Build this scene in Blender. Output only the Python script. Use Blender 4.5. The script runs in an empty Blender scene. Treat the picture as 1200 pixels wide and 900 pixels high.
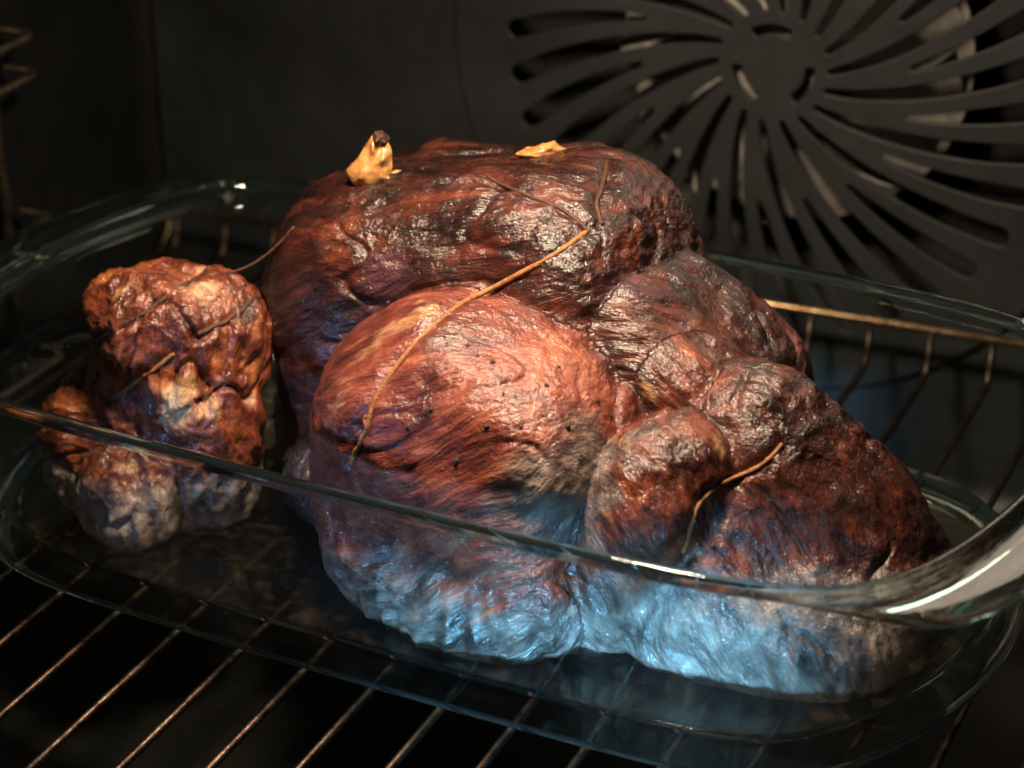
import bpy, bmesh, math, random
import numpy as np
from mathutils import Vector, Matrix
from mathutils.bvhtree import BVHTree

# Lengths are written in centimetres and scaled to metres when meshes are made.
CM = 0.01
scene = bpy.context.scene
col = scene.collection

# ------------------------------------------------------------------ camera
F, YAW, PITCH, ROLL = 2806.0, 0.4284, 0.4463, -0.0143
EYE = np.array([33.80, 0.0, 36.48])
fw = np.array([-math.sin(YAW)*math.cos(PITCH), math.cos(YAW)*math.cos(PITCH), -math.sin(PITCH)])
rt = np.array([math.cos(YAW), math.sin(YAW), 0.0])
up = np.cross(rt, fw)
rt, up = rt*math.cos(ROLL)+up*math.sin(ROLL), up*math.cos(ROLL)-rt*math.sin(ROLL)
cam_data = bpy.data.cameras.new('camera')
cam_data.sensor_width = 36.0
cam_data.lens = F/1200*36
cam_data.clip_start = 0.01
cam_data.clip_end = 20
cam_data.dof.use_dof = True
cam_data.dof.focus_distance = 0.675
cam_data.dof.aperture_fstop = 10.5
cam = bpy.data.objects.new('camera', cam_data)
col.objects.link(cam)
M4 = Matrix(((rt[0], up[0], -fw[0], EYE[0]*CM), (rt[1], up[1], -fw[1], EYE[1]*CM),
             (rt[2], up[2], -fw[2], EYE[2]*CM), (0, 0, 0, 1)))
cam.matrix_world = M4
scene.camera = cam

def ray(px, py):
    d = fw+rt*(px-600)/F+up*(450-py)/F
    return d/np.linalg.norm(d)

# ------------------------------------------------------------------ world, lamps, exposure
world = bpy.data.worlds.new('World')
scene.world = world
world.use_nodes = True
bg = world.node_tree.nodes['Background']
bg.inputs[0].default_value = (0.55, 0.75, 1.0, 1)
bg.inputs[1].default_value = 0.002

def area(name, loc, target, sx, sy, watts, color, disk=False):
    l = bpy.data.lights.new(name, 'AREA')
    l.shape = 'ELLIPSE' if disk else 'RECTANGLE'
    l.size, l.size_y = sx*CM, sy*CM
    l.energy, l.color = watts, color
    o = bpy.data.objects.new(name, l)
    col.objects.link(o)
    o.location = Vector(loc)*CM
    o.rotation_euler = (Vector(target)-Vector(loc)).to_track_quat('-Z', 'Y').to_euler()
    return o
# assumed oven lamp in the ceiling, and assumed cool room light at the open front
area('assumed_oven_lamp', (8.5, 50.5, 29.3), (9.0, 57.0, 0), 5.0, 5.0, 2.05, (1.0, 0.77, 0.54), True)
area('added_rear_light', (16.5, 77.2, 21.6), (16.0, 60, 14), 14, 9, 0.11, (1.0, 0.80, 0.60), True)  # unseen light added for the bright reflection on the dish handle
area('assumed_room_light', (25, -4, 4.8), (12.0, 52, 1.0), 11.5, 6, .125, (0.24, 0.62, 1.0)).data.spread = math.radians(6)  # assumed source of the blue light, narrowed and aimed at the meat's base
area('added_side_light', (-15, -4, 7), (3.5, 56, 4.5), 9, 5, .022, (0.28, 0.50, 1.0)).data.spread = math.radians(7)  # extra unseen light added for blue sheen on the left-facing meat

scene.view_settings.view_transform = 'Standard'
scene.view_settings.look = 'None'
scene.view_settings.exposure = 0
scene.view_settings.gamma = 1
scene.render.engine = 'CYCLES'
cy = scene.cycles
cy.use_denoising = True
cy.max_bounces = 14
cy.transmission_bounces = 14
cy.adaptive_threshold = 0.03
cy.glossy_bounces = 4
cy.diffuse_bounces = 2
cy.transparent_max_bounces = 12
cy.caustics_reflective = True
cy.caustics_refractive = True
cy.blur_glossy = 0.6
cy.sample_clamp_indirect = 6

# ------------------------------------------------------------------ helpers
def tag(o, label=None, cat=None, group=None, kind=None):
    if label: o['label'] = label
    if cat: o['category'] = cat
    if group: o['group'] = group
    if kind: o['kind'] = kind
    return o

def link(name, me, mat, parent=None):
    o = bpy.data.objects.new(name, me)
    col.objects.link(o)
    if mat and not me.materials: me.materials.append(mat)
    if parent:
        o.parent = parent
        o.matrix_parent_inverse = Matrix.Translation(parent.location).inverted()
    return o

def mesh_obj(name, verts, faces, mat, parent=None, smooth=True, pivot=None):
    v = np.asarray(verts, float)
    piv = np.zeros(3) if pivot is None else np.asarray(pivot, float)
    me = bpy.data.meshes.new(name)
    me.from_pydata(((v-piv)*CM).tolist(), [], [list(map(int, f)) for f in faces])
    me.update()
    if smooth: me.shade_smooth()
    o = link(name, me, mat, parent)
    if pivot is not None:
        o.location = Vector(piv*CM)
    return o

def empty(name, loc):
    o = bpy.data.objects.new(name, None)
    o.empty_display_size = 0.02
    col.objects.link(o)
    o.location = Vector(loc)*CM
    return o

def tube(path, r, seg=10, closed=False):
    """verts, faces of a tube along a polyline (cm); r may be a number or one radius per point."""
    P = np.asarray(path, float)
    n = len(P)
    R = np.full(n, r, float) if np.isscalar(r) else np.asarray(r, float)
    T = np.gradient(P, axis=0)
    T /= np.linalg.norm(T, axis=1)[:, None]+1e-12
    a = np.array([0, 0, 1.0]) if abs(T[0][2]) < .9 else np.array([1.0, 0, 0])
    N = np.cross(T[0], a); N /= np.linalg.norm(N)
    V = []
    for i in range(n):
        N = N-T[i]*(N@T[i]); N /= np.linalg.norm(N)
        B = np.cross(T[i], N)
        for k in range(seg):
            t = 2*math.pi*k/seg
            V.append(P[i]+R[i]*(math.cos(t)*N+math.sin(t)*B))
    Fc = []
    for i in range(n-1):
        for k in range(seg):
            Fc.append((i*seg+k, i*seg+(k+1) % seg, (i+1)*seg+(k+1) % seg, (i+1)*seg+k))
    Fc.append(tuple(range(seg))[::-1])
    Fc.append(tuple((n-1)*seg+k for k in range(seg)))
    return np.array(V), Fc

def spline(pts, n):
    """Catmull-Rom through points."""
    P = np.asarray(pts, float)
    P = np.vstack([2*P[0]-P[1], P, 2*P[-1]-P[-2]])
    out = []
    m = len(P)-3
    for i in range(n):
        t = i/(n-1)*m
        k = min(int(t), m-1); t -= k
        p0, p1, p2, p3 = P[k:k+4]
        out.append(.5*((2*p1)+(-p0+p2)*t+(2*p0-5*p1+4*p2-p3)*t*t+(-p0+3*p1-3*p2+p3)*t**3))
    return np.array(out)

# gradient noise on arrays of points
_rs = np.random.RandomState(7)
_perm = np.concatenate([_rs.permutation(256)]*3)
_grad = _rs.normal(size=(256, 3)); _grad /= np.linalg.norm(_grad, axis=1)[:, None]
def pnoise(p):
    p = np.asarray(p, float)
    i = np.floor(p).astype(int); f = p-i; i &= 255
    u = f*f*f*(f*(f*6-15)+10)
    out = np.zeros(len(p))
    for dx in (0, 1):
        for dy in (0, 1):
            for dz in (0, 1):
                h = _perm[_perm[_perm[(i[:, 0]+dx) & 255]+((i[:, 1]+dy) & 255)]+((i[:, 2]+dz) & 255)]
                g = _grad[h]
                w = (u[:, 0] if dx else 1-u[:, 0])*(u[:, 1] if dy else 1-u[:, 1])*(u[:, 2] if dz else 1-u[:, 2])
                out += w*(g[:, 0]*(f[:, 0]-dx)+g[:, 1]*(f[:, 1]-dy)+g[:, 2]*(f[:, 2]-dz))
    return out*1.5
def fbm(p, oct=4, rough=.5):
    p = np.asarray(p, float); a, s, o = 1, 0, 0
    for k in range(oct):
        o = o+a*pnoise(p*2**k+k*17.3); s += a; a *= rough
    return o/s
def sstep(a, b, x):
    t = np.clip((x-a)/(b-a), 0, 1)
    return t*t*(3-2*t)

# ------------------------------------------------------------------ materials
class NT:
    def __init__(s, name):
        s.m = bpy.data.materials.new(name); s.m.use_nodes = True
        s.t = s.m.node_tree; s.b = s.t.nodes['Principled BSDF']
        s.out = s.t.nodes['Material Output']
    def n(s, typ, **kw):
        nd = s.t.nodes.new('ShaderNode'+typ)
        for k, v in kw.items():
            if k.startswith('_'): setattr(nd, k[1:], v)
            else: s.set(nd, k.replace('__', ' '), v)
        return nd
    def set(s, nd, key, v):
        sock = nd.inputs[int(key[1:])] if key[0] == 'i' and key[1:].isdigit() else nd.inputs[key]
        if isinstance(v, bpy.types.NodeSocket): s.t.links.new(v, sock)
        else: sock.default_value = v
    def p(s, key, v): s.set(s.b, key, v)
    def noise(s, vec, scale, detail=4, rough=.55, dist=0):
        return s.n('TexNoise', Vector=vec, Scale=scale, Detail=detail, Roughness=rough, Distortion=dist).outputs['Fac']
    def math(s, op, a, b=0.0, clamp=False):
        nd = s.n('Math', _operation=op, _use_clamp=clamp, i0=a, i1=b); return nd.outputs[0]
    def mix(s, f, a, b):
        nd = s.n('Mix', _data_type='RGBA'); s.set(nd, 'i0', f); s.set(nd, 'i6', a); s.set(nd, 'i7', b)
        return nd.outputs[2]
    def ramp(s, f, stops):
        nd = s.n('ValToRGB', Fac=f); e = nd.color_ramp.elements
        while len(e) < len(stops): e.new(.5)
        for q, (pos, c) in zip(e, stops):
            q.position = pos; q.color = tuple(c)+(1,) if len(c) == 3 else c
        return nd.outputs[0]
    def rng(s, f, a, b, c, d):
        nd = s.n('MapRange', i0=f, i1=a, i2=b, i3=c, i4=d); return nd.outputs[0]
    def attr(s, name, vec=False):
        nd = s.n('Attribute', _attribute_name=name); return nd.outputs['Vector' if vec else 'Fac']
    def obj(s, k=100.0):
        tc = s.n('TexCoord')
        nd = s.n('Mapping', Vector=tc.outputs['Object']); nd.inputs['Scale'].default_value = (k, k, k)
        return nd.outputs[0]
    def bump(s, h, dist, strength=1.0, normal=None):
        nd = s.n('Bump', Height=h, Distance=dist, Strength=strength)
        if normal: s.set(nd, 'Normal', normal)
        return nd.outputs[0]

def mat_enamel(name, base, rough, spec=.5, speck=.3):
    t = NT(name); v = t.obj()
    big = t.noise(v, .16, 5, .6); fine = t.noise(v, 9, 3, .6); sm = t.noise(v, .6, 6, .7, .6)
    c = t.mix(t.rng(big, .3, .7, 0, 1), tuple(x*(1-speck) for x in base)+(1,), tuple(x*(1+speck) for x in base)+(1,))
    grease = t.rng(sm, .56, .74, 0, .5)
    c = t.mix(grease, c, (base[0]*.6, base[1]*.5, base[2]*.38, 1))
    t.p('Base Color', c)
    t.p('Roughness', t.math('ADD', t.rng(sm, .3, .7, rough-.09, rough+.13), t.rng(fine, .3, .7, -.04, .04)))
    t.p('Specular IOR Level', spec)
    t.p('Normal', t.bump(t.math('ADD', fine, t.math('MULTIPLY', big, 6)), .00012, .6))
    return t.m

def mat_metal(name, base, rough, metal=1.0, stain=None, bs=.4):
    t = NT(name); v = t.obj()
    n1 = t.noise(v, 1.3, 6, .65); n2 = t.noise(v, 7, 4, .6)
    c = t.mix(t.rng(n1, .42, .66, 0, 1), base+(1,), (stain or tuple(x*.5 for x in base))+(1,))
    t.p('Base Color', c); t.p('Metallic', metal)
    t.p('Roughness', t.rng(n2, .3, .7, rough-.1, rough+.18))
    t.p('Normal', t.bump(n2, .0002, bs))
    return t.m

M = {}
M['wall'] = mat_enamel('dark_enamel', (0.0068, 0.0074, 0.0078), .40, .25)
M['panel'] = mat_enamel('back_panel_enamel', (0.0150, 0.0172, 0.0190), .44, .3, .45)
M['cover'] = mat_enamel('fan_cover_enamel', (0.0175, 0.0196, 0.0212), .48, .28, .35)
M['cavity'] = mat_enamel('fan_cavity_enamel', (0.012, 0.012, 0.013), .6, .3)
M['blade'] = mat_metal('fan_steel', (0.46, 0.45, 0.43), .42, .3, (0.34, 0.32, 0.29))
M['wire'] = mat_metal('rack_wire_steel', (0.080, 0.058, 0.045), .40, 1.0, (0.022, 0.011, 0.008), .8)
M['disc'] = mat_metal('fan_disc_steel', (0.20, 0.19, 0.18), .5, .3, (0.12, 0.11, 0.10))
M['rail'] = mat_metal('lamplit_rail_steel', (0.62, 0.42, 0.25), .30, 1.0, (0.35, 0.17, 0.08), .6)  # lamp reflection on the rail put in as a brighter golden base
M['support'] = mat_metal('support_wire_steel', (0.5, 0.42, 0.33), .3, 1.0, (0.25, 0.19, 0.14))

def mat_glass(name, tint, tr, mist=.03):
    t = NT(name); v = t.obj()
    t.p('Base Color', tint); t.p('Transmission Weight', tr); t.p('IOR', 1.47)
    sm = t.noise(v, .35, 5, .65, .8)
    t.p('Roughness', t.rng(sm, .38, .72, 0.0, mist))
    t.p('Normal', t.bump(t.noise(v, .5, 2, .5), .0006, .35))
    return t.m
M['glass'] = mat_glass('dish_glass', (0.84, 0.95, 0.92, 1), 1.0, .10)
def mat_thin_glass():
    t = NT('thin_clear_glass'); v = t.obj()
    tr = t.n('BsdfTransparent', Color=(.93, .98, .97, 1))
    gl = t.n('BsdfGlossy', Roughness=.02)
    nm = t.bump(t.noise(v, .5, 2, .5), .0006, .35)
    t.set(gl, 'Normal', nm)
    lw = t.n('LayerWeight', Blend=.5, Normal=nm)
    fr = t.math('ADD', t.math('MULTIPLY', t.math('POWER', lw.outputs['Facing'], 5.0), .8), .03)
    m1 = t.n('MixShader', Fac=fr); t.set(m1, 'i1', tr.outputs[0]); t.set(m1, 'i2', gl.outputs[0])
    df = t.n('BsdfTranslucent', Color=(.8, .82, .82, 1)); dd = t.n('BsdfDiffuse', Color=(.8, .8, .78, 1))
    ml = t.n('MixShader', Fac=.5); t.set(ml, 'i1', df.outputs[0]); t.set(ml, 'i2', dd.outputs[0])
    film = t.rng(t.noise(v, .33, 5, .62, .7), .42, .76, .0005, .005)        # greasy mist baked on the glass
    m2 = t.n('MixShader', Fac=film); t.set(m2, 'i1', m1.outputs[0]); t.set(m2, 'i2', ml.outputs[0])
    t.t.links.new(m2.outputs[0], t.out.inputs['Surface'])
    return t.m
M['thin_glass'] = mat_thin_glass()
M['edge_glass'] = mat_glass('thick_green_glass', (0.58, 0.90, 0.86, 1), .996)

def mat_juice():
    t = NT('meat_juice'); v = t.obj()
    nm = t.bump(t.noise(v, 1.2, 3, .5), .0008, .4)
    tr = t.n('BsdfTransparent', Color=(.95, .91, .84, 1))
    gl = t.n('BsdfGlossy', Roughness=.05, Normal=nm)
    lw = t.n('LayerWeight', Blend=.5, Normal=nm)
    fr = t.math('ADD', t.math('MULTIPLY', t.math('POWER', lw.outputs['Facing'], 5.0), .8), .025)
    m1 = t.n('MixShader', Fac=fr); t.set(m1, 'i1', tr.outputs[0]); t.set(m1, 'i2', gl.outputs[0])
    df = t.n('BsdfDiffuse', Color=(.30, .20, .11, 1))
    fat = t.rng(t.noise(v, 1.1, 5, .6, .5), .52, .78, .0, .05)            # clouded fat floating on it
    m2 = t.n('MixShader', Fac=fat); t.set(m2, 'i1', m1.outputs[0]); t.set(m2, 'i2', df.outputs[0])
    t.t.links.new(m2.outputs[0], t.out.inputs['Surface'])
    return t.m
M['juice'] = mat_juice()

def mat_meat():
    t = NT('roasted_meat')
    pos = t.attr('pos', True); fib = t.attr('fib', True)
    fibre = t.noise(fib, 2.6, 4, .62, .25)
    fine = t.noise(fib, 9.0, 3, .65)
    blot = t.noise(pos, .6, 5, .62, .4)
    speck = t.noise(pos, 8.5, 3, .65)
    f = t.math('ADD', t.math('MULTIPLY', blot, .50), t.math('MULTIPLY', fibre, .36))
    f = t.math('ADD', f, t.math('MULTIPLY', fine, .14))
    f = t.math('ADD', f, t.attr('tone'))
    crust = t.ramp(t.math('ADD', f, .012), [(.33, (.0070, .0020, .0018)), (.43, (.027, .0052, .0032)), (.51, (.072, .0130, .0058)),
                       (.60, (.155, .034, .0110)), (.72, (.36, .125, .038))])
    rosy = t.ramp(f, [(.34, (.028, .006, .006)), (.44, (.090, .0165, .0125)), (.54, (.165, .037, .0235)), (.66, (.28, .090, .052)), (.78, (.50, .27, .17))])
    crust = t.mix(t.rng(t.math('ADD', t.attr('pink'), t.math('MULTIPLY', t.math('SUBTRACT', blot, .5), .8)), .25, .8, 0, 1), crust, rosy)
    pale = t.ramp(t.math('ADD', t.math('ADD', t.math('MULTIPLY', blot, .6), t.math('MULTIPLY', fibre, .4)), t.math('MULTIPLY', t.attr('tone'), .8)),
                  [(.38, (.020, .013, .012)), (.46, (.075, .050, .045)), (.55, (.16, .115, .104)), (.70, (.34, .27, .24))])
    e = t.math('ADD', t.attr('brown'), t.math('MULTIPLY', t.math('SUBTRACT', blot, .5), .9))
    c = t.mix(t.rng(e, .32, .66, 0, 1), pale, crust)
    fat = t.math('ADD', t.attr('fat'), t.math('MULTIPLY', t.math('SUBTRACT', fibre, .5), .9))
    fatc = t.ramp(blot, [(.35, (.36, .17, .065)), (.5, (.52, .31, .15)), (.68, (.62, .45, .28))])
    c = t.mix(t.rng(fat, .35, .75, 0, .9), c, fatc)
    purp = t.math('ADD', t.attr('purple'), t.math('MULTIPLY', t.math('SUBTRACT', fine, .5), .8))
    c = t.mix(t.rng(purp, .35, .8, 0, .85), c, (.075, .026, .034, 1))
    dk = t.math('ADD', t.attr('dark'), t.math('MULTIPLY', t.math('SUBTRACT', speck, .5), 1.5))
    c = t.mix(t.rng(dk, .42, .75, 0, .88), c, (.011, .006, .0055, 1))
    t.p('Base Color', c)
    t.p('Roughness', t.rng(t.math('ADD', t.math('MULTIPLY', speck, .6), t.math('MULTIPLY', blot, .4)), .36, .64, .34, .6))
    t.p('Specular IOR Level', .45)
    t.p('Coat Weight', t.rng(blot, .34, .62, 1.0, .7)); t.p('Coat Roughness', .09); t.p('Coat IOR', 1.5)
    t.p('Subsurface Weight', .10); t.p('Subsurface Radius', (1.0, .35, .18)); t.p('Subsurface Scale', .0035)
    h = t.math('ADD', fibre, t.math('MULTIPLY', fine, .55))
    h = t.math('ADD', h, t.math('MULTIPLY', speck, .22))
    t.p('Normal', t.bump(h, .0014, .9))
    g = t.math('ADD', t.math('MULTIPLY', fibre, .9), t.math('MULTIPLY', fine, .42))
    g = t.math('ADD', g, t.math('MULTIPLY', speck, .55))
    t.p('Coat Normal', t.bump(g, .00095, 1.0))
    return t.m
M['meat'] = mat_meat()

def mat_simple(name, c1, c2, scale, rough, sss=0.0, bump=.0005, spec=.5, coat=0):
    t = NT(name); v = t.obj()
    n = t.noise(v, scale, 5, .6, .3)
    t.p('Base Color', t.ramp(n, [(.35, c1), (.65, c2)]))
    t.p('Roughness', t.rng(n, .3, .7, rough-.1, rough+.1))
    t.p('Specular IOR Level', spec); t.p('Coat Weight', coat)
    if sss: t.p('Subsurface Weight', sss); t.p('Subsurface Radius', (1, .5, .2)); t.p('Subsurface Scale', .003)
    t.p('Normal', t.bump(t.noise(v, scale*3, 4, .6), bump, .7))
    return t.m
M['twine_tan'] = mat_simple('roasted_twine', (.15, .052, .014), (.34, .14, .042), 5, .55, 0, .0006)
M['twine_dark'] = mat_simple('charred_twine', (.020, .009, .006), (.09, .032, .014), 7, .5, 0, .0006)
M['garlic'] = mat_simple('roasted_garlic', (.27, .10, .024), (.50, .27, .09), 2.6, .45, .12, .0003, .5, .3)
M['char'] = mat_simple('charred_tip', (.018, .008, .006), (.08, .03, .015), 6, .5)
M['bone'] = mat_simple('bone', (.42, .24, .16), (.66, .47, .37), 1.8, .34, .2, .0004, .5, .3)
M['pepper'] = mat_simple('black_pepper', (.010, .008, .008), (.03, .02, .018), 12, .55)

# ------------------------------------------------------------------ the oven cavity
XL, XR, YB, ZF, ZC, YF = -17.9, 34.6, 78.1, -6.6, 30.0, 36.0
def sheet(name, profile, axis, a, b, mat):
    """profile: list of (p, q) swept along an axis from a to b."""
    V = []
    for s in (a, b):
        for p, q in profile:
            V.append({'x': (s, p, q), 'y': (p, s, q), 'z': (p, q, s)}[axis])
    n = len(profile)
    o = mesh_obj(name, V, [(i, i+1, n+i+1, n+i) for i in range(n-1)], mat)
    return tag(o, kind='structure')
def arc(cx, cy, r, a0, a1, n=10):
    return [(cx+r*math.cos(math.radians(a0+(a1-a0)*i/n)), cy+r*math.sin(math.radians(a0+(a1-a0)*i/n))) for i in range(n+1)]
# floor with a rounded turn up to the rear wall (y, z)
sheet('floor', [(YF, ZF), (YF+15, ZF), (YF+30, ZF)]+arc(YB-2.2, ZF+2.3, 2.3, -90, -4, 12)+[(YB+.1, ZF+2.6)], 'x', XL-.1, XR, M['wall'])
# left wall with a rounded rear corner (x, y)
sheet('wall_left', [(XL-.35, YF), (XL-.35, YF+20)]+arc(XL+.95, YB-.65, 1.3, 180, 92, 10)+[(XL+1.4, YB+.65)], 'z', ZF-1, ZC, M['wall'])
sheet('wall_right', [(XR, YF), (XR, YB+1)], 'z', ZF-1, ZC, M['wall'])
sheet('ceiling', [(YF, ZC), (YB+1, ZC)], 'x', XL-1, XR+1, M['wall'])

# rear wall: a pressed panel with a round opening for the fan, its left edge standing clear of the corner
FX, FZ = 8.6, 9.92
def plate(name, outlines, depth, bevel, mat, y, parent=None, res=2, pivot=None):
    """flat plate in x-z at depth y from closed 2D outlines (the first the outside, the rest holes)."""
    cu = bpy.data.curves.new(name, 'CURVE')
    cu.dimensions = '2D'; cu.fill_mode = 'BOTH'
    cu.extrude = depth/2*CM; cu.bevel_depth = bevel*CM; cu.bevel_resolution = res
    for pts in outlines:
        sp = cu.splines.new('POLY'); sp.points.add(len(pts)-1)
        for q, (x, z) in zip(sp.points, pts): q.co = (x*CM, z*CM, 0, 1)
        sp.use_cyclic_u = True
    tmp = bpy.data.objects.new(name, cu); col.objects.link(tmp)
    dg = bpy.context.evaluated_depsgraph_get()
    me = bpy.data.meshes.new_from_object(tmp.evaluated_get(dg))
    bpy.data.objects.remove(tmp); bpy.data.curves.remove(cu)
    me.transform(Matrix.Rotation(math.pi/2, 4, 'X'))
    me.transform(Matrix.Translation((0, y*CM, 0)))
    me.name = name
    return link(name, me, mat, parent)
def circ(cx, cz, r, n=96): return [(cx+r*math.cos(2*math.pi*i/n), cz+r*math.sin(2*math.pi*i/n)) for i in range(n)]
wb = plate('wall_back', [[(XL+.6, ZF+1.5), (XR+.5, ZF+1.5), (XR+.5, ZC+.3), (XL+.6, ZC+.3)], circ(FX, FZ, 11.4)], .18, .06, M['panel'], YB+.12)
tag(wb, kind='structure')
# recess behind the opening
V, Fc = [], []
for j, (r, y) in enumerate([(11.5, YB+.2), (11.5, YB+5.0), (0.01, YB+5.0)]):
    for x, z in circ(FX, FZ, r, 64): V.append((x, y, z))
for j in range(2):
    for i in range(64): Fc.append((j*64+i, j*64+(i+1) % 64, (j+1)*64+(i+1) % 64, (j+1)*64+i))
mesh_obj('fan_recess', V, Fc, M['cavity'], wb)

# fan cover
cover = empty('fan_cover', (FX, YB-.2, FZ))
tag(cover, 'round grey fan cover with curved radiating slots on the oven rear wall', 'fan cover')
def sweep(r): return math.degrees(.30*math.log(r/2))+.07*max(0, r-5)**2*.6
def slot(phi0, r0, r1, w0, w1):
    n = 16; L, Rr = [], []
    c = []
    for i in range(n+1):
        r = r0+(r1-r0)*i/n
        a = math.radians(phi0+sweep(r)); c.append((FX+r*math.cos(a), FZ+r*math.sin(a)))
    c = np.array(c); T = np.gradient(c, axis=0); T /= np.linalg.norm(T, axis=1)[:, None]
    N = np.stack([-T[:, 1], T[:, 0]], 1)
    w = np.array([w0+(w1-w0)*min(1, (i/n)*1.3)**.8 for i in range(n+1)])/2
    left = c+N*w[:, None]; right = c-N*w[:, None]
    cap1 = [c[-1]+w[-1]*(N[-1]*math.cos(t)+T[-1]*math.sin(t)) for t in np.linspace(0, math.pi, 8)[1:-1]]
    cap0 = [c[0]+w[0]*(-N[0]*math.cos(t)-T[0]*math.sin(t)) for t in np.linspace(0, math.pi, 6)[1:-1]]
    return [tuple(p) for p in list(left)+cap1+list(right[::-1])+cap0]
holes = []
for k in range(18):
    holes.append(slot(160+20*k, 2.12, 9.95, .31, .80))
    holes.append(slot(150+20*k, 5.1, 9.95, .31, .78))
for a0 in (62, 182, 302):                       # the three curved slots round the hub
    pts = []
    for i in range(11): a = math.radians(a0+64*i/10); pts.append((FX+1.58*math.cos(a), FZ+1.58*math.sin(a)))
    for i in range(11): a = math.radians(a0+64-64*i/10); pts.append((FX+1.14*math.cos(a), FZ+1.14*math.sin(a)))
    holes.append(pts)
grille = plate('grille_plate', [circ(FX, FZ, 12.35, 128)]+holes, .10, .045, M['cover'], YB-.22, cover)
# rolled rim round the plate, standing on the rear wall
rim_pts = [(FX+12.42*math.cos(t), YB-.10, FZ+12.42*math.sin(t)) for t in np.linspace(0, 2*math.pi, 129)]
V, Fc = tube(rim_pts, .14, 10)
mesh_obj('rim', V, Fc, M['panel'], cover)
# fan wheel behind the cover
fan = empty('convection_fan', (FX, YB+2.5, FZ))
tag(fan, 'bare steel fan wheel glimpsed through the slots of the grey cover', 'fan')
V, Fc = [], []
prof = [(.0, .7), (1.0, .7), (1.2, .5), (1.75, .42), (2.0, .6), (2.05, 2.1), (6.6, 2.2), (6.6, 2.3), (.0, 2.3)]
for r, d in prof:
    for x, z in circ(FX, FZ, max(r, .001), 48): V.append((x, YB+d, z))
for j in range(len(prof)-1):
    for i in range(48): Fc.append((j*48+i, j*48+(i+1) % 48, (j+1)*48+(i+1) % 48, (j+1)*48+i))
mesh_obj('hub_disc', V, Fc, M['disc'], fan, smooth=False)
def blade(a0):
    V = []
    for i in range(7):
        s = i/6; r = 1.9+4.5*s; a = a0+math.radians(30*s)
        for d, sh in ((.45+.15*s, .34), (2.2, 0)):
            x, z = r*math.cos(a+sh), r*math.sin(a+sh)
            for th in (-.05, .05):
                V.append((FX+x-th*math.sin(a), YB+d, FZ+z+th*math.cos(a)))
    Fc = []
    for i in range(6):
        b = i*4
        Fc += [(b, b+4, b+6, b+2), (b+1, b+3, b+7, b+5), (b, b+1, b+5, b+4), (b+2, b+6, b+7, b+3)]
    Fc += [(0, 2, 3, 1), (24, 25, 27, 26)]
    return V, Fc
for k in range(14):
    V, Fc = blade(2*math.pi*k/14+.2)
    mesh_obj('blade', V, Fc, M['blade'], fan, smooth=False)

# ------------------------------------------------------------------ wire supports on the left wall
sup = empty('rack_support', (XL+.3, 67, -2))
tag(sup, 'bright wire ladder for racks hung on the left oven wall', 'rack support')
SY = 67.6
for yy in (SY-.1, 46):
    V, Fc = tube([(XL+.45, yy, -3), (XL+.45, yy, 10), (XL+.45, yy, 24)], .17, 10)
    mesh_obj('upright', V, Fc, M['support'], sup)
for z in (-1.55, 4.0, 9.55, 11.0, 16.6):
    path = spline([(XL+.35, SY+.75, z), (XL+1.2, SY+.78, z), (-16.35, SY+.72, z), (-16.02, SY+.35, z), (-16.0, SY-.4, z)], 22)
    path = np.vstack([path, [(-16.0, 60, z), (-16.0, 48, z), (-16.0, 40, z)]])
    V, Fc = tube(path, .15, 8)
    mesh_obj('guide_rail', V, Fc, M['support'], sup)

# ------------------------------------------------------------------ oven rack
rack = empty('oven_rack', (8, 58, 0))
tag(rack, 'stained steel wire oven rack carrying the glass dish', 'oven rack')
YR, ZR = 76.2, 1.55
rng = random.Random(4)
def wire_path(x):
    P = [(x, 38.5, 0), (x, 50, 0), (x, 60, 0), (x, 70, 0)]
    P += [(x, 74.6, 0), (x, 75.1, .05), (x, 75.45, .3), (x, 75.62, .7), (x, YR-.36, ZR-.02)]
    return P
for k in range(-7, 16):
    x = k*2.2
    V, Fc = tube(wire_path(x), .125, 10)
    mesh_obj('wire', V, Fc, M['wire'], rack)
V, Fc = tube([(-15.9, YR-.1, ZR), (0, YR-.1, ZR), (33, YR-.1, ZR)], .15, 12)
mesh_obj('rear_rail', V, Fc, M['rail'], rack)
V, Fc = tube([(-15.9, 38.4, -.02), (0, 38.4, -.02), (33, 38.4, -.02)], .25, 12)
mesh_obj('front_rail', V, Fc, M['wire'], rack)
for x in (-15.95, 33.1):
    V, Fc = tube([(x, 38.4, -.02), (x, 60, -.02), (x, 75.0, -.02), (x, 75.9, .6), (x, YR-.1, ZR)], .2, 10)
    mesh_obj('side_rail', V, Fc, M['wire'], rack)

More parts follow.
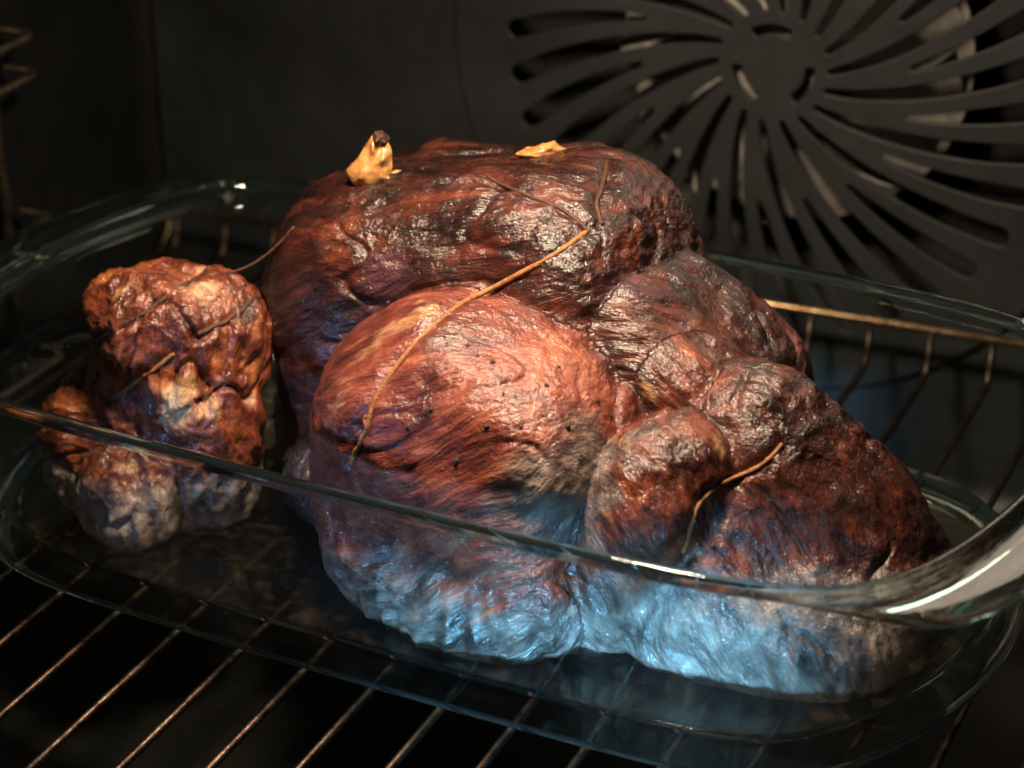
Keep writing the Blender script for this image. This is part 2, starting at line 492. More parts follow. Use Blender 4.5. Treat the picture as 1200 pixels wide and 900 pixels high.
# ------------------------------------------------------------------ glass dish
DX, DY, TH, DA, DB, DH = 6.4, 58.62, .074, 17.1, 9.95, 6.8
Z0 = .15
NA = 288
def outline(off, z, s, flange=0.0):
    """one ring of the dish; s runs from 0 at the foot to 1 at the rim."""
    a = DA-.85*(1-s)+off; b = DB-.72*(1-s)+off
    n = 10.0+(8.5-10.0)*s; bx = .19+(.125-.19)*s; by = .042
    t = np.linspace(0, 2*np.pi, NA, endpoint=False)
    t = t-.22*np.sin(4*t)*0
    c, q = np.cos(t)*a, np.sin(t)*b
    r = (np.abs(c/a)**n+np.abs(q/b)**n)**(-1/n)
    u, v = c*r/a, q*r/b
    x = a*u*(1-bx*v*v); y = b*v*(1-by*u*u)
    if flange:
        wf = sstep(.84, .965, np.abs(u))*sstep(1.0, .86, np.abs(v))
        x = x+np.sign(u)*flange*wf
        z = z+(DH-.34-z)*.8*(1-wf)               # on the long sides the ledge shrinks into the rim
    return np.stack([DX+x*math.cos(TH)+y*math.sin(TH), DY-x*math.sin(TH)+y*math.cos(TH), np.full(NA, z) if np.isscalar(z) else z], 1)
FL = 2.1
rings = []      # (points, part key)
for f in (.02, .35, .7, .9):                                     # underside
    R0 = outline(-.55, Z0, 0); cc = np.array([DX, DY, Z0])
    rings.append((cc+(R0-cc)*f, 'base'))
rings += [(outline(-.55, Z0, 0), 'foot'), (outline(-.25, Z0+.05, 0), 'foot'), (outline(-.06, Z0+.22, .02), 'foot'), (outline(.0, Z0+.5, .06), 'wall')]
for s in (.2, .35, .5, .65, .78): rings.append((outline(0, Z0+.5+(DH-1.5)*s/.82*.98, s), 'wall'))
zf = DH-.78
rings += [(outline(-.01, zf-.10, .88, 1e-6), 'wall'), (outline(.02, zf, .89, FL*.35), 'flange'), (outline(.03, zf+.05, .9, FL*.8), 'flange'), (outline(.04, zf+.10, .91, FL*.97), 'flange'),
          (outline(.06, zf+.24, .93, FL*1.03), 'flange'), (outline(.05, zf+.36, .95, FL*1.0), 'flange'), (outline(.04, zf+.43, .96, FL*.95), 'flange'), (outline(.03, zf+.38, .97, FL*.5), 'flange'),
          (outline(.03, zf+.40, .98, FL*.12), 'flange'), (outline(.03, zf+.48, .985), 'rim'), (outline(.02, DH-.15, 1), 'rim'), (outline(-.04, DH-.04, 1), 'rim'),
          (outline(-.15, DH, 1), 'rim'), (outline(-.27, DH-.04, 1), 'rim'), (outline(-.35, DH-.15, 1), 'rim'), (outline(-.40, DH-.36, .98), 'wall'), (outline(-.44, DH-.8, .9), 'wall')]
for s in (.76, .6, .45, .3, .18): rings.append((outline(-.46, Z0+.5+(DH-1.5)*s/.82*.98, s), 'wall'))
rings += [(outline(-.64, Z0+1.15, .1), 'foot'), (outline(-.86, Z0+.82, .05), 'foot'), (outline(-1.2, Z0+.62, .02), 'base'), (outline(-1.7, Z0+.52, 0), 'base')]
R1 = outline(-1.7, Z0+.50, 0); cc = np.array([DX, DY, Z0+.50])
for f in (.9, .7, .35, .02): rings.append((cc+(R1-cc)*f, 'base'))
V = np.vstack([r for r, _ in rings]); NR = len(rings)
faces, key = [], []
ang = np.arange(NA)
for j in range(NR-1):
    kj = rings[j+1][1] if rings[j][1] == 'flange' or rings[j+1][1] == 'flange' else rings[j][1]
    if rings[j][1] == 'flange': kj = 'flange'
    for i in range(NA):
        i2 = (i+1) % NA
        faces.append((j*NA+i, j*NA+i2, (j+1)*NA+i2, (j+1)*NA+i))
        k = kj
        if k == 'flange':
            t = i/NA*360
            k = 'handle_r' if (t < 45 or t >= 315) else ('handle_l' if 135 <= t < 225 else 'rim')
        key.append(k)
faces.append(tuple(range(NA))[::-1]); key.append('base')
faces.append(tuple((NR-1)*NA+i for i in range(NA))); key.append('base')
dish = empty('glass_dish', (DX, DY, Z0))
tag(dish, 'clear greenish glass roasting dish with flat end handles on the wire rack', 'roasting dish')
full = bpy.data.meshes.new('dish_full')
full.from_pydata(V.tolist(), [], faces); full.update(); full.shade_smooth()
VN = np.zeros(len(V)*3); full.vertices.foreach_get('normal', VN); VN = VN.reshape(-1, 3)
bpy.data.meshes.remove(full)
def subset(name, keys, mat='glass'):
    fs = [f for f, k in zip(faces, key) if k in keys]
    used = sorted({i for f in fs for i in f}); mp = {v: i for i, v in enumerate(used)}
    o = mesh_obj(name, V[used], [[mp[i] for i in f] for f in fs], M[mat], dish)
    o.data.normals_split_custom_set_from_vertices([tuple(VN[i]) for i in used])
    return o
subset('base', ('base',), 'thin_glass'); subset('wall', ('wall',), 'thin_glass'); subset('rim', ('rim',), 'edge_glass'); subset('foot', ('foot',), 'edge_glass')
subset('handle', ('handle_l',), 'edge_glass'); subset('handle', ('handle_r',), 'edge_glass')

# ------------------------------------------------------------------ meat: lumps blended into one continuous surface
def surface_nets(f, org, h):
    nx, ny, nz = f.shape
    s = f < 0
    c = [s[dx:nx-1+dx, dy:ny-1+dy, dz:nz-1+dz] for dx in (0, 1) for dy in (0, 1) for dz in (0, 1)]
    tot = np.zeros(c[0].shape, np.int8)
    for q in c: tot += q
    act = (tot > 0) & (tot < 8)
    idx = -np.ones(act.shape, np.int64)
    I = np.argwhere(act); idx[act] = np.arange(len(I))
    acc = np.zeros((len(I), 3)); cnt = np.zeros(len(I))
    val = {}
    for dx in (0, 1):
        for dy in (0, 1):
            for dz in (0, 1): val[dx, dy, dz] = f[I[:, 0]+dx, I[:, 1]+dy, I[:, 2]+dz]
    for ax in range(3):
        o1, o2 = [a for a in range(3) if a != ax]
        for p in (0, 1):
            for q in (0, 1):
                A = [0]*3; A[o1] = p; A[o2] = q; B = list(A); B[ax] = 1
                va, vb = val[tuple(A)], val[tuple(B)]
                m = (va < 0) != (vb < 0)
                t = va/np.where(m, va-vb, 1)
                pt = np.tile(np.array(A, float), (len(I), 1)); pt[:, ax] = t
                acc[m] += pt[m]; cnt[m] += 1
    P = (I+acc/cnt[:, None])*h+org
    quads = []
    for ax in range(3):
        sl0 = [slice(None)]*3; sl1 = [slice(None)]*3
        sl0[ax] = slice(0, -1); sl1[ax] = slice(1, None)
        a, b = s[tuple(sl0)], s[tuple(sl1)]
        E = np.argwhere(a != b)
        sg = a[a != b]
        o1, o2 = (ax+1) % 3, (ax+2) % 3
        ok = (E[:, o1] > 0) & (E[:, o2] > 0) & (E[:, o1] < f.shape[o1]-1) & (E[:, o2] < f.shape[o2]-1)
        E, sg = E[ok], sg[ok]
        def cid(d1, d2):
            q = E.copy(); q[:, o1] -= d1; q[:, o2] -= d2
            return idx[q[:, 0], q[:, 1], q[:, 2]]
        Q = np.stack([cid(1, 1), cid(0, 1), cid(0, 0), cid(1, 0)], 1)
        Q[~sg] = Q[~sg][:, ::-1]
        quads.append(Q)
    return P, np.vstack(quads)

def rotm(rx, ry, rz):
    return np.array((Matrix.Rotation(math.radians(rz), 3, 'Z')@Matrix.Rotation(math.radians(ry), 3, 'Y')@Matrix.Rotation(math.radians(rx), 3, 'X')))
def lump_d(P, L):
    c, r, rot, n = L['c'], L['r'], L.get('rot', (0, 0, 0)), L.get('n', 2.2)
    q = (P-np.array(c, P.dtype))@rotm(*rot).astype(P.dtype)
    k = (np.abs(q/np.array(r, P.dtype))**n).sum(-1)**(1/n)+1e-9
    return np.sqrt((q*q).sum(-1)+1e-9)*(1-1/k)
def smin(a, b, k):
    h = np.clip(.5+.5*(b-a)/k, 0, 1)
    return b+(a-b)*h-k*h*(1-h)
def warp(P, amp, seed):
    x, y, z = P[..., 0], P[..., 1], P[..., 2]
    P = P.astype(np.float32); x, y, z = x.astype(np.float32), y.astype(np.float32), z.astype(np.float32)
    r = np.random.RandomState(seed); o = np.zeros_like(P)
    for k in range(7):
        w = r.normal(size=3); w *= (.45+.22*k)/np.linalg.norm(w)
        ph = r.uniform(0, 6.3); d = r.normal(size=3); d /= np.linalg.norm(d)
        w = w.astype(np.float32); d = d.astype(np.float32)
        sn = np.sin(w[0]*x+w[1]*y+w[2]*z+np.float32(ph))*np.float32(amp/(1+.45*k))
        o += sn[..., None]*d
    return P+o
def build_sdf(lumps, lo, hi, h, floor, amp, seed, cuts=()):
    ax = [np.arange(lo[i], hi[i], h) for i in range(3)]
    G = np.stack(np.meshgrid(*ax, indexing='ij'), -1).astype(np.float32)
    Wp = warp(G, amp, seed)
    d = np.full(G.shape[:3], 9.0, np.float32); grp = {}
    for L in lumps:
        m = max(L['r'])+1.6
        sl = tuple(slice(max(0, int((L['c'][i]-m-lo[i])/h)), max(1, int((L['c'][i]+m-lo[i])/h))) for i in range(3))
        e = lump_d(Wp[sl], L).astype(np.float32)
        D = grp.setdefault(L.get('grp', 0), np.full(G.shape[:3], 9.0, np.float32))
        D[sl] = smin(D[sl], e, L.get('k', .5))
    for D in grp.values(): d = smin(d, D, .16)
    d = np.maximum(d, floor-G[..., 2]+.04*np.sin(G[..., 0]*2.1)*np.sin(G[..., 1]*1.7))
    return surface_nets(d, np.array(lo), h)

def smooth_pos(P, Q, it=2):
    n = len(P)
    E = np.vstack([Q[:, [0, 1]], Q[:, [1, 2]], Q[:, [2, 3]], Q[:, [3, 0]]])
    for _ in range(it):
        a = np.zeros_like(P); c = np.zeros(n)
        for d in range(3):
            a[:, d] = np.bincount(E[:, 0], P[E[:, 1], d], n)+np.bincount(E[:, 1], P[E[:, 0], d], n)
        c = np.bincount(E[:, 0], minlength=n)+np.bincount(E[:, 1], minlength=n)
        P = P*.4+.6*a/c[:, None]
    return P
def normals(P, Q):
    n = np.cross(P[Q[:, 2]]-P[Q[:, 0]], P[Q[:, 3]]-P[Q[:, 1]])
    N = np.zeros_like(P)
    for k in range(4):
        for d in range(3): N[:, d] += np.bincount(Q[:, k], n[:, d], len(P))
    return N/(np.linalg.norm(N, axis=1)[:, None]+1e-12)

class Meat:
    def __init__(s, lumps, lo, hi, h, floor, amp, seed, rug=1.0):
        s.rug = rug; s.lumps = lumps; s.seed = seed; s.amp = amp; s.floor = floor
        s.P, s.Q = build_sdf(lumps, lo, hi, h, floor, amp, seed)
        s.P = smooth_pos(s.P, s.Q, 2)
        s.N = normals(s.P, s.Q)
        s.tree = BVHTree.FromPolygons(s.P.tolist(), s.Q.tolist())
        Wp = warp(s.P, amp, seed)
        D = np.stack([lump_d(Wp, L) for L in lumps], 1)
        s.id = D.argmin(1)
        w = np.exp(-(D-D.min(1)[:, None])/.3); s.w = w/w.sum(1)[:, None]
        s.crease = np.sort(D, 1)[:, 1]-np.sort(D, 1)[:, 0] if len(lumps) > 1 else np.full(len(s.P), 9.)
        s.at_ = {k: np.zeros(len(s.P)) for k in ('brown', 'fat', 'dark', 'purple', 'tone', 'pink')}
    def hit(s, px, py):
        d = ray(px, py)
        loc, nor, i, dist = s.tree.ray_cast(Vector(EYE), Vector(d))
        return None if loc is None else np.array(loc)
    def spot(s, name, px, py, r, amt, stretch=None):
        """a patch of meat colour, some of it painted light and shade, round the surface point that shows there."""
        p = s.hit(px, py)
        if p is None: return
        if not hasattr(s, 'jit'): s.jit = np.stack([pnoise(s.P*1.1+5*i) for i in range(3)], 1)
        q = s.P-p+.5*r*s.jit
        if stretch is not None:
            a, b, k = stretch        # direction a->b in the picture
            pa, pb = s.hit(*a), s.hit(*b)
            if pa is not None and pb is not None:
                u = pb-pa; u /= np.linalg.norm(u)
                q = q-u*((q@u)*(1-1/k))[:, None]
        s.at_[name] += amt*np.exp(-(q*q).sum(1)/(r*r))
    def press(s, path, depth, width):
        """sink the surface under a tight string."""
        for i in range(0, len(path), 1):
            pass
        from mathutils.kdtree import KDTree
        kd = KDTree(len(path))
        for i, p in enumerate(path): kd.insert(Vector(p), i)
        kd.balance()
        lo, hi = path.min(0)-width*2.5, path.max(0)+width*2.5
        m = np.where(((s.P > lo) & (s.P < hi)).all(1))[0]
        dd = np.array([kd.find(Vector(s.P[i]))[2] for i in m])
        if len(m): s.P[m] -= s.N[m]*(depth*np.exp(-(dd/width)**2))[:, None]
    def finish(s, name, parent, mat):
        P, N = s.P, s.N
        # fibre coordinates: squeezed along each muscle's grain
        fib = P.copy()
        for i, L in enumerate(s.lumps):
            m = s.id == i
            u = np.array(L.get('grain', (1, 0, 0)), float); u /= np.linalg.norm(u)
            w = P[m]+.5*np.stack([pnoise(P[m]*.35+9*j) for j in range(3)], 1)
            fib[m] = w-u*((w@u)*(1-1/L.get('str', 5)))[:, None]
        def rdg(q): return 1-2.2*np.abs(pnoise(q))
        fur = np.exp(-(pnoise(fib*.62+71)/.055)**2)*sstep(-.15, .3, pnoise(P*.4+3))       # gaps between muscle bundles
        d = (.075*rdg(fib*.9+30)+.055*rdg(fib*2.1+60)+.03*rdg(fib*4.6+90)+.04*rdg(P*.8+40)+.025*fbm(P*2.0+11, 2)
             +.02*fbm(P*4.5+21, 3)-.16*fur)*s.rug*.85
        s.at_['dark'] += .35*fur
        s.at_['tone'] -= .05*rdg(fib*2.1+60)
        lowz = sstep(s.floor+3.6, s.floor+.6, P[:, 2])
        d = d+lowz*(.11*rdg(P*np.array([.62, .62, .16])+50)+.12*rdg(P*np.array([1.5, 1.5, .4])+80)-.12)
        up_ = sstep(-1.3, -.3, N[:, 2])
        d *= (.35+.65*up_)*(s.w@np.array([L.get('rel', 1.0) for L in s.lumps]))
        d += .16*fbm(P*.55, 3)*s.rug+.22*fbm(P*np.array([.26, .3, .34])+90, 2)
        d -= .04*np.exp(-(s.crease/.3)**2)
        low = sstep(s.floor+.02, s.floor+.5, P[:, 2])
        P = P+N*(d*low)[:, None]
        piv = np.array([P[:, 0].mean(), P[:, 1].mean(), P[:, 2].min()])
        me = bpy.data.meshes.new(name)
        nv, nq = len(P), len(s.Q)
        me.vertices.add(nv); me.loops.add(nq*4); me.polygons.add(nq)
        base = np.array(parent.location)/CM
        me.vertices.foreach_set('co', ((P)*CM).ravel())
        me.loops.foreach_set('vertex_index', s.Q.ravel())
        me.polygons.foreach_set('loop_start', np.arange(nq)*4)
        me.update(calc_edges=True); me.shade_smooth()
        for k, v in s.at_.items():
            a = me.attributes.new(k, 'FLOAT', 'POINT'); a.data.foreach_set('value', v.astype(np.float32))
        for k, v in (('fib', fib), ('pos', P)):
            a = me.attributes.new(k, 'FLOAT_VECTOR', 'POINT'); a.data.foreach_set('vector', v.astype(np.float32).ravel())
        o = link(name, me, mat, parent)
        s.Pf = P; s.tree = BVHTree.FromPolygons(P.tolist(), s.Q.tolist())
        return o

def string_path(meats, pxs, n=60, lift=.06, gap_lift=None):
    """a string laid on what the eye meets along a line of picture points."""
    pp = spline([(x, y, 0) for x, y in pxs], n)[:, :2]
    out = []
    for x, y in pp:
        best = None
        for m in meats:
            h = m.hit(x, y)
            if h is not None and (best is None or np.linalg.norm(h-EYE) < np.linalg.norm(best-EYE)): best = h
        out.append(best)
    ok = [i for i, p in enumerate(out) if p is not None]
    A = np.array([out[i] for i in ok])
    full_ = np.stack([np.interp(range(n), ok, A[:, d]) for d in range(3)], 1)
    for _ in range(2):
        full_[1:-1] = .25*full_[:-2]+.5*full_[1:-1]+.25*full_[2:]
    return full_
def twine(name, path, r, mat, parent, seed=0):
    n = len(path)
    rs = np.random.RandomState(seed)
    rad = r*(1+.06*np.sin(np.arange(n)*2.3)+.05*rs.normal(size=n))
    rad[0] *= .5; rad[-1] *= .5
    V, Fc = tube(path, rad, 8)
    return mesh_obj(name, V, Fc, mat, parent)

FLOOR = Z0+.53
T_, M_, R1_, R2_, L2_, NB_, B1_, B2_, G_, FO_ = range(10)
roast_lumps = [
    dict(c=(5.7, 60.3, 6.55), r=(6.7, 4.5, 5.2), n=3.6, rot=(0, -9, -4), grain=(1, -.2, .55), str=6),
    dict(grp=1, c=(7.7, 55.4, 4.8), r=(4.8, 4.2, 4.8), n=2.9, rot=(0, 9, -5), k=.3, grain=(1, .1, .6), str=5, rel=.6),
    dict(grp=2, c=(11.4, 59.1, 6.45), r=(4.2, 3.4, 3.5), n=2.6, rot=(0, 27, -6), k=.5, grain=(1, 0, -.15), str=5),
    dict(grp=3, c=(15.35, 57.0, 3.2), r=(4.5, 4.3, 5.4), n=1.55, rot=(0, 4, 0), k=.6, grain=(.5, .2, -1), str=3.5),
    dict(grp=5, c=(13.0, 54.5, 3.7), r=(2.2, 2.4, 4.3), n=2.2, rot=(0, 24, 0), k=.4, grain=(.5, .2, -1), str=3.5),
    dict(grp=2, c=(13.7, 57.4, 7.0), r=(2.2, 1.9, 1.8), n=2.2, rot=(0, 20, 0), k=.4, grain=(1, 0, -.5), str=3),
    dict(grp=1, c=(8.3, 54.4, 2.1), r=(4.5, 3.6, 2.2), n=2.4, k=1.3, grain=(1, .1, .6), str=5),
    dict(grp=3, c=(16.2, 56.1, 2.0), r=(4.4, 3.9, 2.2), n=2.4, k=1.2, grain=(.5, .2, -1), str=3.5),
    dict(grp=0, c=(1.8, 57.6, 2.0), r=(1.8, 2.1, 1.6), n=2.2, k=.9, grain=(0, 0, 1), str=2),
    dict(grp=4, c=(12.5, 55.6, 6.1), r=(.75, 1.3, 1.9), n=2.2, rot=(0, -12, 0), k=.22, grain=(0, 0, 1), str=3),
]
roast = empty('roast_meat', (9.5, 57.5, FLOOR))
tag(roast, 'large string-tied browned roast with glossy dark crust in the glass dish', 'roast')
rm = Meat(roast_lumps, (-3.2, 49.0, FLOOR-.4), (22.5, 66.5, 13.4), .075, FLOOR, .34, 3)
# browning: crust where the meat stood clear of the dish, pale below
P = rm.P
base_h = 3.2+.9*fbm(P*.3+4, 2)
rm.at_['brown'] = sstep(-2.3, 1.9, P[:, 2]-base_h)
tone = {T_: -.075, M_: .02, R1_: -.06, R2_: -.07, L2_: -.01, NB_: .0, B1_: 0, B2_: -.02, G_: -.14, FO_: .05}  # G_ is darkened to paint the shade in the gap beside the chunk
rm.at_['pink'] = rm.w@np.array([.10, .68, .15, .05, .32, .2, .6, .1, 0, .6])
rm.at_['tone'] = rm.w@np.array([tone[i] for i in range(10)])
for a in [('fat', 440, 395, 1.0, .5, ((390, 430), (520, 360), 2.0)), ('fat', 395, 470, .7, .4), ('fat', 505, 365, .6, .35),
          ('fat', 840, 530, .35, .55, ((850, 500), (835, 555), 3)), ('fat', 760, 455, .5, .55), ('fat', 800, 400, .5, .35), ('fat', 735, 520, .5, .45),
          ('fat', 900, 425, .5, .4), ('fat', 770, 635, .5, .35), ('fat', 390, 370, .5, .35), ('fat', 650, 280, .35, .35), ('fat', 560, 235, .4, .3), ('fat', 620, 235, .3, .35),
          ('purple', 455, 318, .9, .9), ('purple', 720, 335, .9, .6, ((640, 340), (760, 335), 2)), ('purple', 430, 490, .6, .5), ('purple', 600, 415, .35, .7), ('purple', 860, 600, .8, .6),  # purplish muscle, and blue sheen painted on the left-facing sides
          ('purple', 385, 400, .7, .5), ('purple', 760, 580, .6, .3),
          ('dark', 760, 215, 1.0, .35), ('dark', 795, 235, .7, .6), ('dark', 515, 290, .7, .35), ('dark', 850, 425, .9, .55), ('dark', 960, 620, 1.7, .38), ('dark', 1000, 560, 1.6, .35),  # charred crust, plus shade painted under the top overhang and the nub
          ('dark', 600, 415, .3, .35), ('dark', 820, 320, 1.2, .25), ('dark', 910, 370, 1.2, .25), ('dark', 600, 200, 1.5, .18), ('dark', 710, 380, .5, .4),
          ('tone', 690, 420, 1.5, .07), ('tone', 620, 480, 1.6, .05), ('tone', 390, 300, 1.0, .06), ('tone', 860, 470, .9, .08), ('tone', 740, 600, 1.0, .06),  # lighter tone paints the lamplight on the lobes
          ('brown', 640, 590, 1.5, -1.1), ('brown', 690, 560, 1.3, -.8), ('tone', 650, 570, 1.5, .10), ('tone', 600, 640, 1.5, .05), ('tone', 850, 720, 2.2, .08), ('tone', 1000, 720, 2.0, .05), ('brown', 800, 700, 1.6, -.45), ('brown', 900, 735, 1.7, -.6), ('brown', 990, 730, 1.6, -.5), ('brown', 680, 500, .9, -.25), ('fat', 640, 565, 1.0, .30), ('fat', 690, 540, .8, .25)]:
    rm.spot(*a)
pepper_px = [(700, 470), (716, 487), (727, 512), (577, 425), (560, 417), (590, 462), (640, 452), (520, 395), (548, 405), (665, 500), (610, 500), (835, 640), (750, 445), (570, 500), (655, 430), (478, 500), (505, 480), (535, 540), (455, 355)]

chunk_lumps = [
    dict(c=(-3.0, 55.7, 4.7), r=(1.85, 1.9, 4.1), n=3.2, rot=(0, 7, 0), grain=(.1, 0, 1), str=2.5),
    dict(c=(-5.0, 55.4, 2.5), r=(2.2, 2.0, 2.6), n=2.2, k=1.0, grain=(1, 0, .3), str=2.5),
    dict(c=(-1.25, 56.1, 6.4), r=(.75, 1.0, 1.5), n=2.6, k=.8, grain=(0, 0, 1), str=2),
    dict(c=(-3.8, 54.3, 2.0), r=(1.7, 1.6, 1.7), n=2.2, k=.7, grain=(.3, 0, 1), str=2),
    dict(c=(-2.2, 55.3, 3.6), r=(1.7, 1.6, 3.0), n=2.4, k=.7, grain=(0, 0, 1), str=2),
    dict(c=(-4.1, 55.3, 7.4), r=(.8, 1.0, 1.2), n=2.6, k=.9, grain=(1, 0, 0), str=2),
]
chunk = empty('meat_chunk', (-3, 55.2, FLOOR))
tag(chunk, 'small knobbly browned meat chunk tied with string at the left end of the dish', 'meat')
cm_ = Meat(chunk_lumps, (-8.6, 50.6, FLOOR-.4), (2.2, 59.6, 10.8), .07, FLOOR, .34, 11, 1.75)
Pc = cm_.P
cm_.at_['brown'] = sstep(-1.2, 1.4, Pc[:, 2]-3.0-.8*fbm(Pc*.4, 2))
cm_.at_['tone'][:] = .075
for a in [('fat', 235, 350, .9, .5), ('fat', 205, 490, .5, .7), ('fat', 214, 460, .42, 1.3, ((204, 484), (228, 440), 1.8)), ('tone', 214, 460, .6, .12), ('fat', 140, 345, .4, .6), ('fat', 250, 480, .5, .6), ('fat', 150, 545, .6, .5), ('fat', 225, 335, .5, .3),
          ('dark', 285, 370, .45, .9), ('dark', 185, 345, .5, .5), ('dark', 220, 400, .3, .35), ('dark', 100, 465, .6, .3), ('dark', 240, 590, .7, .5), ('dark', 300, 560, .6, .4),
          ('tone', 160, 320, .8, .05), ('purple', 150, 590, .7, .5), ('purple', 95, 475, .6, .4)]:
    cm_.spot(*a)

# strings: find their runs on the bare surface, sink the meat under them, then lay the twine
runs = [   # host, picture points, radius, material, name
    ('r', [(424, 505), (440, 465), (470, 420), (505, 385), (545, 350), (590, 330), (630, 310), (665, 288), (690, 268)], .085, 'twine_tan'),
    ('r', [(706, 262), (702, 240), (707, 215), (712, 192)], .07, 'twine_dark'),
    ('r', [(690, 268), (672, 252), (640, 235), (605, 222), (570, 205)], .06, 'twine_dark'),
    ('r', [(800, 648), (806, 625), (814, 603), (826, 585), (842, 571), (860, 561), (880, 552), (900, 540), (915, 520)], .07, 'twine_tan'),
    ('r', [(428, 488), (418, 520), (408, 545)], .07, 'twine_tan'),
    ('c', [(120, 400), (150, 378), (190, 352), (235, 322), (258, 310)], .075, 'twine_dark'),
    ('c', [(134, 468), (160, 447), (185, 430), (204, 414)], .075, 'twine_tan'),
    ('c', [(232, 393), (255, 380), (280, 365), (300, 350)], .075, 'twine_dark'),
]
laid = []
for host, pts, r, mt in runs:
    m = rm if host == 'r' else cm_
    laid.append(string_path([m], pts, 70))
for (host, pts, r, mt), path in zip(runs, laid):
    (rm if host == 'r' else cm_).press(path, .10, .22)
body = rm.finish('flesh', roast, M['meat'])
body_c = cm_.finish('flesh', chunk, M['meat'])
for k, ((host, pts, r, mt), path) in enumerate(zip(runs, laid)):
    m, par = (rm, roast) if host == 'r' else (cm_, chunk)
    q = []
    for p in path:                              # settle on the finished surface
        loc, nor, i, d = m.tree.find_nearest(Vector(p))
        loc = np.array(loc); nor = np.array(nor)
        q.append(loc+nor*r*.12)
    q = np.array(q)
    for _ in range(24): q[1:-1] = .25*q[:-2]+.5*q[1:-1]+.25*q[2:]
    twine('string', q, r, M[mt], par, k)
# loose strings that span the gap between chunk and roast
def span(a, ma, b, mb, sag, r, mat, seed):
    pa, pb = ma.hit(*a), mb.hit(*b)
    if pa is None or pb is None: print('NO SPAN', a, b); return
    t = np.linspace(0, 1, 24)[:, None]
    path = pa*(1-t)+pb*t; path[:, 2] -= sag*(4*t*(1-t))[:, 0]
    twine('string', path, r, mat, roast, seed)
span((240, 320), cm_, (345, 265), rm, .5, .05, M['twine_dark'], 31)

# bone showing in the front of the chunk
def blob(name, c, r, rot, mat, parent, seed, amp=.12, n=2.4, seg=28, ring=18, freq=1.2):
    V, Fc = [], []
    Rm = rotm(*rot)
    for j in range(ring+1):
        ph = math.pi*j/ring
        for i in range(seg):
            t = 2*math.pi*i/seg
            u = np.array([math.sin(ph)*math.cos(t), math.sin(ph)*math.sin(t), math.cos(ph)])
            k = (np.abs(u)**n).sum()**(-1/n)
            V.append(u*k)
    V = np.array(V)
    V = V*(1+amp*fbm(V*freq+seed*13.7, 3))[:, None]*np.array(r)
    V = V@Rm.T+np.array(c)
    for j in range(ring):
        for i in range(seg): Fc.append((j*seg+i, (j+1)*seg+i, (j+1)*seg+(i+1) % seg, j*seg+(i+1) % seg))
    return mesh_obj(name, V, Fc, mat, parent)
def on(m, px, py, out=0.0):
    p = m.hit(px, py)
    return p-ray(px, py)*out

# garlic on the roast
gc = on(rm, 437, 213, -.2)
garlic = empty('garlic_clove', gc)
tag(garlic, 'yellow roasted garlic clove with charred tip standing on the roast', 'garlic clove')
gV = np.array(gc)
def wedge(name, c, outline2, thick, mat, parent, seed, crease=.5):
    """a flat-sided piece: outline in the picture's right and up, ridged front and back, edges softened."""
    ex = np.array([rt[0], rt[1], 0]); ex /= np.linalg.norm(ex); ez = np.array([0, 0, 1.0]); ey = np.cross(ez, ex)
    o2 = np.array(outline2); cen = o2.mean(0); V = []
    rs_ = np.random.RandomState(seed)
    for lay, (k, d) in enumerate(((.55, -thick), (1, -thick*.25), (1, thick*.35), (.6, thick))):
        for q in o2:
            w = cen+(q-cen)*k
            V.append(c+ex*w[0]+ez*w[1]+ey*(d*(1+.3*rs_.normal())))
    n = len(o2); Fc = []
    for l in range(3):
        for i in range(n): Fc.append((l*n+i, l*n+(i+1) % n, (l+1)*n+(i+1) % n, (l+1)*n+i))
    Fc.append(tuple(range(n))[::-1]); Fc.append(tuple(3*n+i for i in range(n)))
    o = mesh_obj(name, V, Fc, mat, parent)
    cr = o.data.attributes.new('crease_edge', 'FLOAT', 'EDGE'); cr.data.foreach_set('value', np.full(len(o.data.edges), crease, np.float32))
    md = o.modifiers.new('soften', 'SUBSURF'); md.levels = md.render_levels = 3
    tx = bpy.data.textures.get('flake') or bpy.data.textures.new('flake', 'CLOUDS')
    tx.noise_scale = .0035; tx.noise_depth = 3
    dm = o.modifiers.new('torn', 'DISPLACE'); dm.texture = tx; dm.texture_coords = 'GLOBAL'; dm.strength = .0009; dm.mid_level = .5
    return o
wedge('clove', gV, [(-.62, .0), (-.78, .36), (-.46, .70), (-.16, 1.14), (.06, 1.46), (.46, 1.46), (.58, 1.0), (.60, .5), (.52, .0), (-.1, -.35)], .32, M['garlic'], garlic, 1)
wedge('clove_skin', gV, [(.1, -.1), (.3, .26), (.7, .34), (1.2, .30), (1.25, .18), (.6, -.12)], .28, M['garlic'], garlic, 2)
wedge('charred_tip', gV, [(.02, 1.36), (.10, 1.56), (.36, 1.58), (.56, 1.36), (.5, 1.22), (.28, 1.34)], .3, M['char'], garlic, 3)
sl = on(rm, 632, 181, -.12)
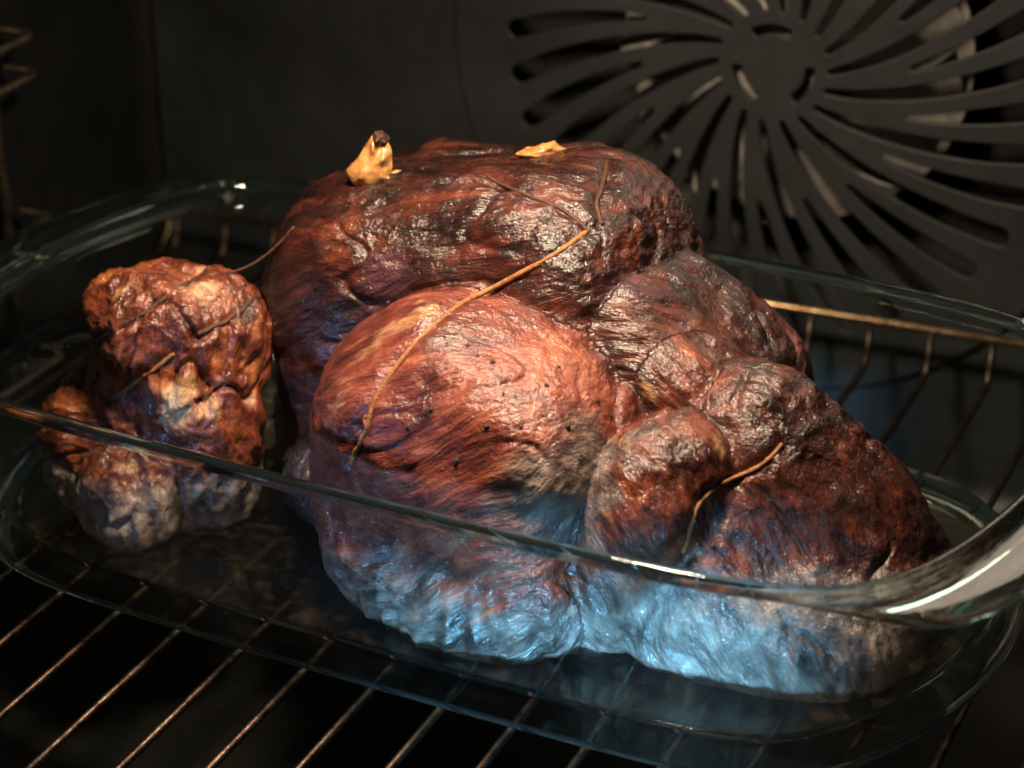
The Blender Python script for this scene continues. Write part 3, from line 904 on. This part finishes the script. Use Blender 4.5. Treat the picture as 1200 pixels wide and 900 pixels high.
g2 = wedge('garlic_sliver', np.array(sl), [(-.75, .02), (-.3, .16), (.1, .3), (.45, .42), (.6, .28), (.85, .12), (.4, -.05), (-.3, -.08)], .25, M['garlic'], None, 4)
tag(g2, 'thin orange garlic sliver lying flat on top of the roast', 'garlic')
# pepper
V, Fc = [], []
rs = np.random.RandomState(5)
for px, py in pepper_px:
    p = rm.hit(px, py)
    if p is None: continue
    r = rs.uniform(.055, .095); b = len(V)
    ico = [(0, 0, 1), (.89, 0, .45), (.28, .85, .45), (-.72, .53, .45), (-.72, -.53, .45), (.28, -.85, .45), (.72, .53, -.45), (-.28, .85, -.45), (-.89, 0, -.45), (-.28, -.85, -.45), (.72, -.53, -.45), (0, 0, -1)]
    for q in ico: V.append(p+np.array(q)*r*rs.uniform(.75, 1.2))
    for f in [(0,1,2),(0,2,3),(0,3,4),(0,4,5),(0,5,1),(1,6,2),(2,7,3),(3,8,4),(4,9,5),(5,10,1),(6,7,2),(7,8,3),(8,9,4),(9,10,5),(10,6,1),(11,7,6),(11,8,7),(11,9,8),(11,10,9),(11,6,10)]:
        Fc.append(tuple(b+i for i in f))
tag(mesh_obj('pepper_grains', V, Fc, M['pepper'], roast, smooth=False), kind='stuff')

# thin pool of juice on the dish floor
jt = outline(-.90, Z0+.98, .05); jb = outline(-1.8, Z0+.56, 0)
cc = np.array([DX, DY, Z0+.98]); cb = np.array([DX, DY, Z0+.56])
rr = [cb+(jb-cb)*.02, jb, outline(-1.3, Z0+.68, .02), jt, cc+(jt-cc)*.985-np.array([0, 0, .035]), cc+(jt-cc)*.6-np.array([0, 0, .035]), cc+(jt-cc)*.02-np.array([0, 0, .035])]
V = np.vstack(rr); Fc = []
for j in range(len(rr)-1):
    for i in range(NA): Fc.append((j*NA+i, j*NA+(i+1) % NA, (j+1)*NA+(i+1) % NA, (j+1)*NA+i))
Fc.append(tuple(range(NA))[::-1]); Fc.append(tuple((len(rr)-1)*NA+i for i in range(NA)))
j = mesh_obj('meat_juice', V, Fc, M['juice'])
tag(j, 'thin shallow pool of brownish cooking juice covering the dish floor', 'juice', kind='stuff')
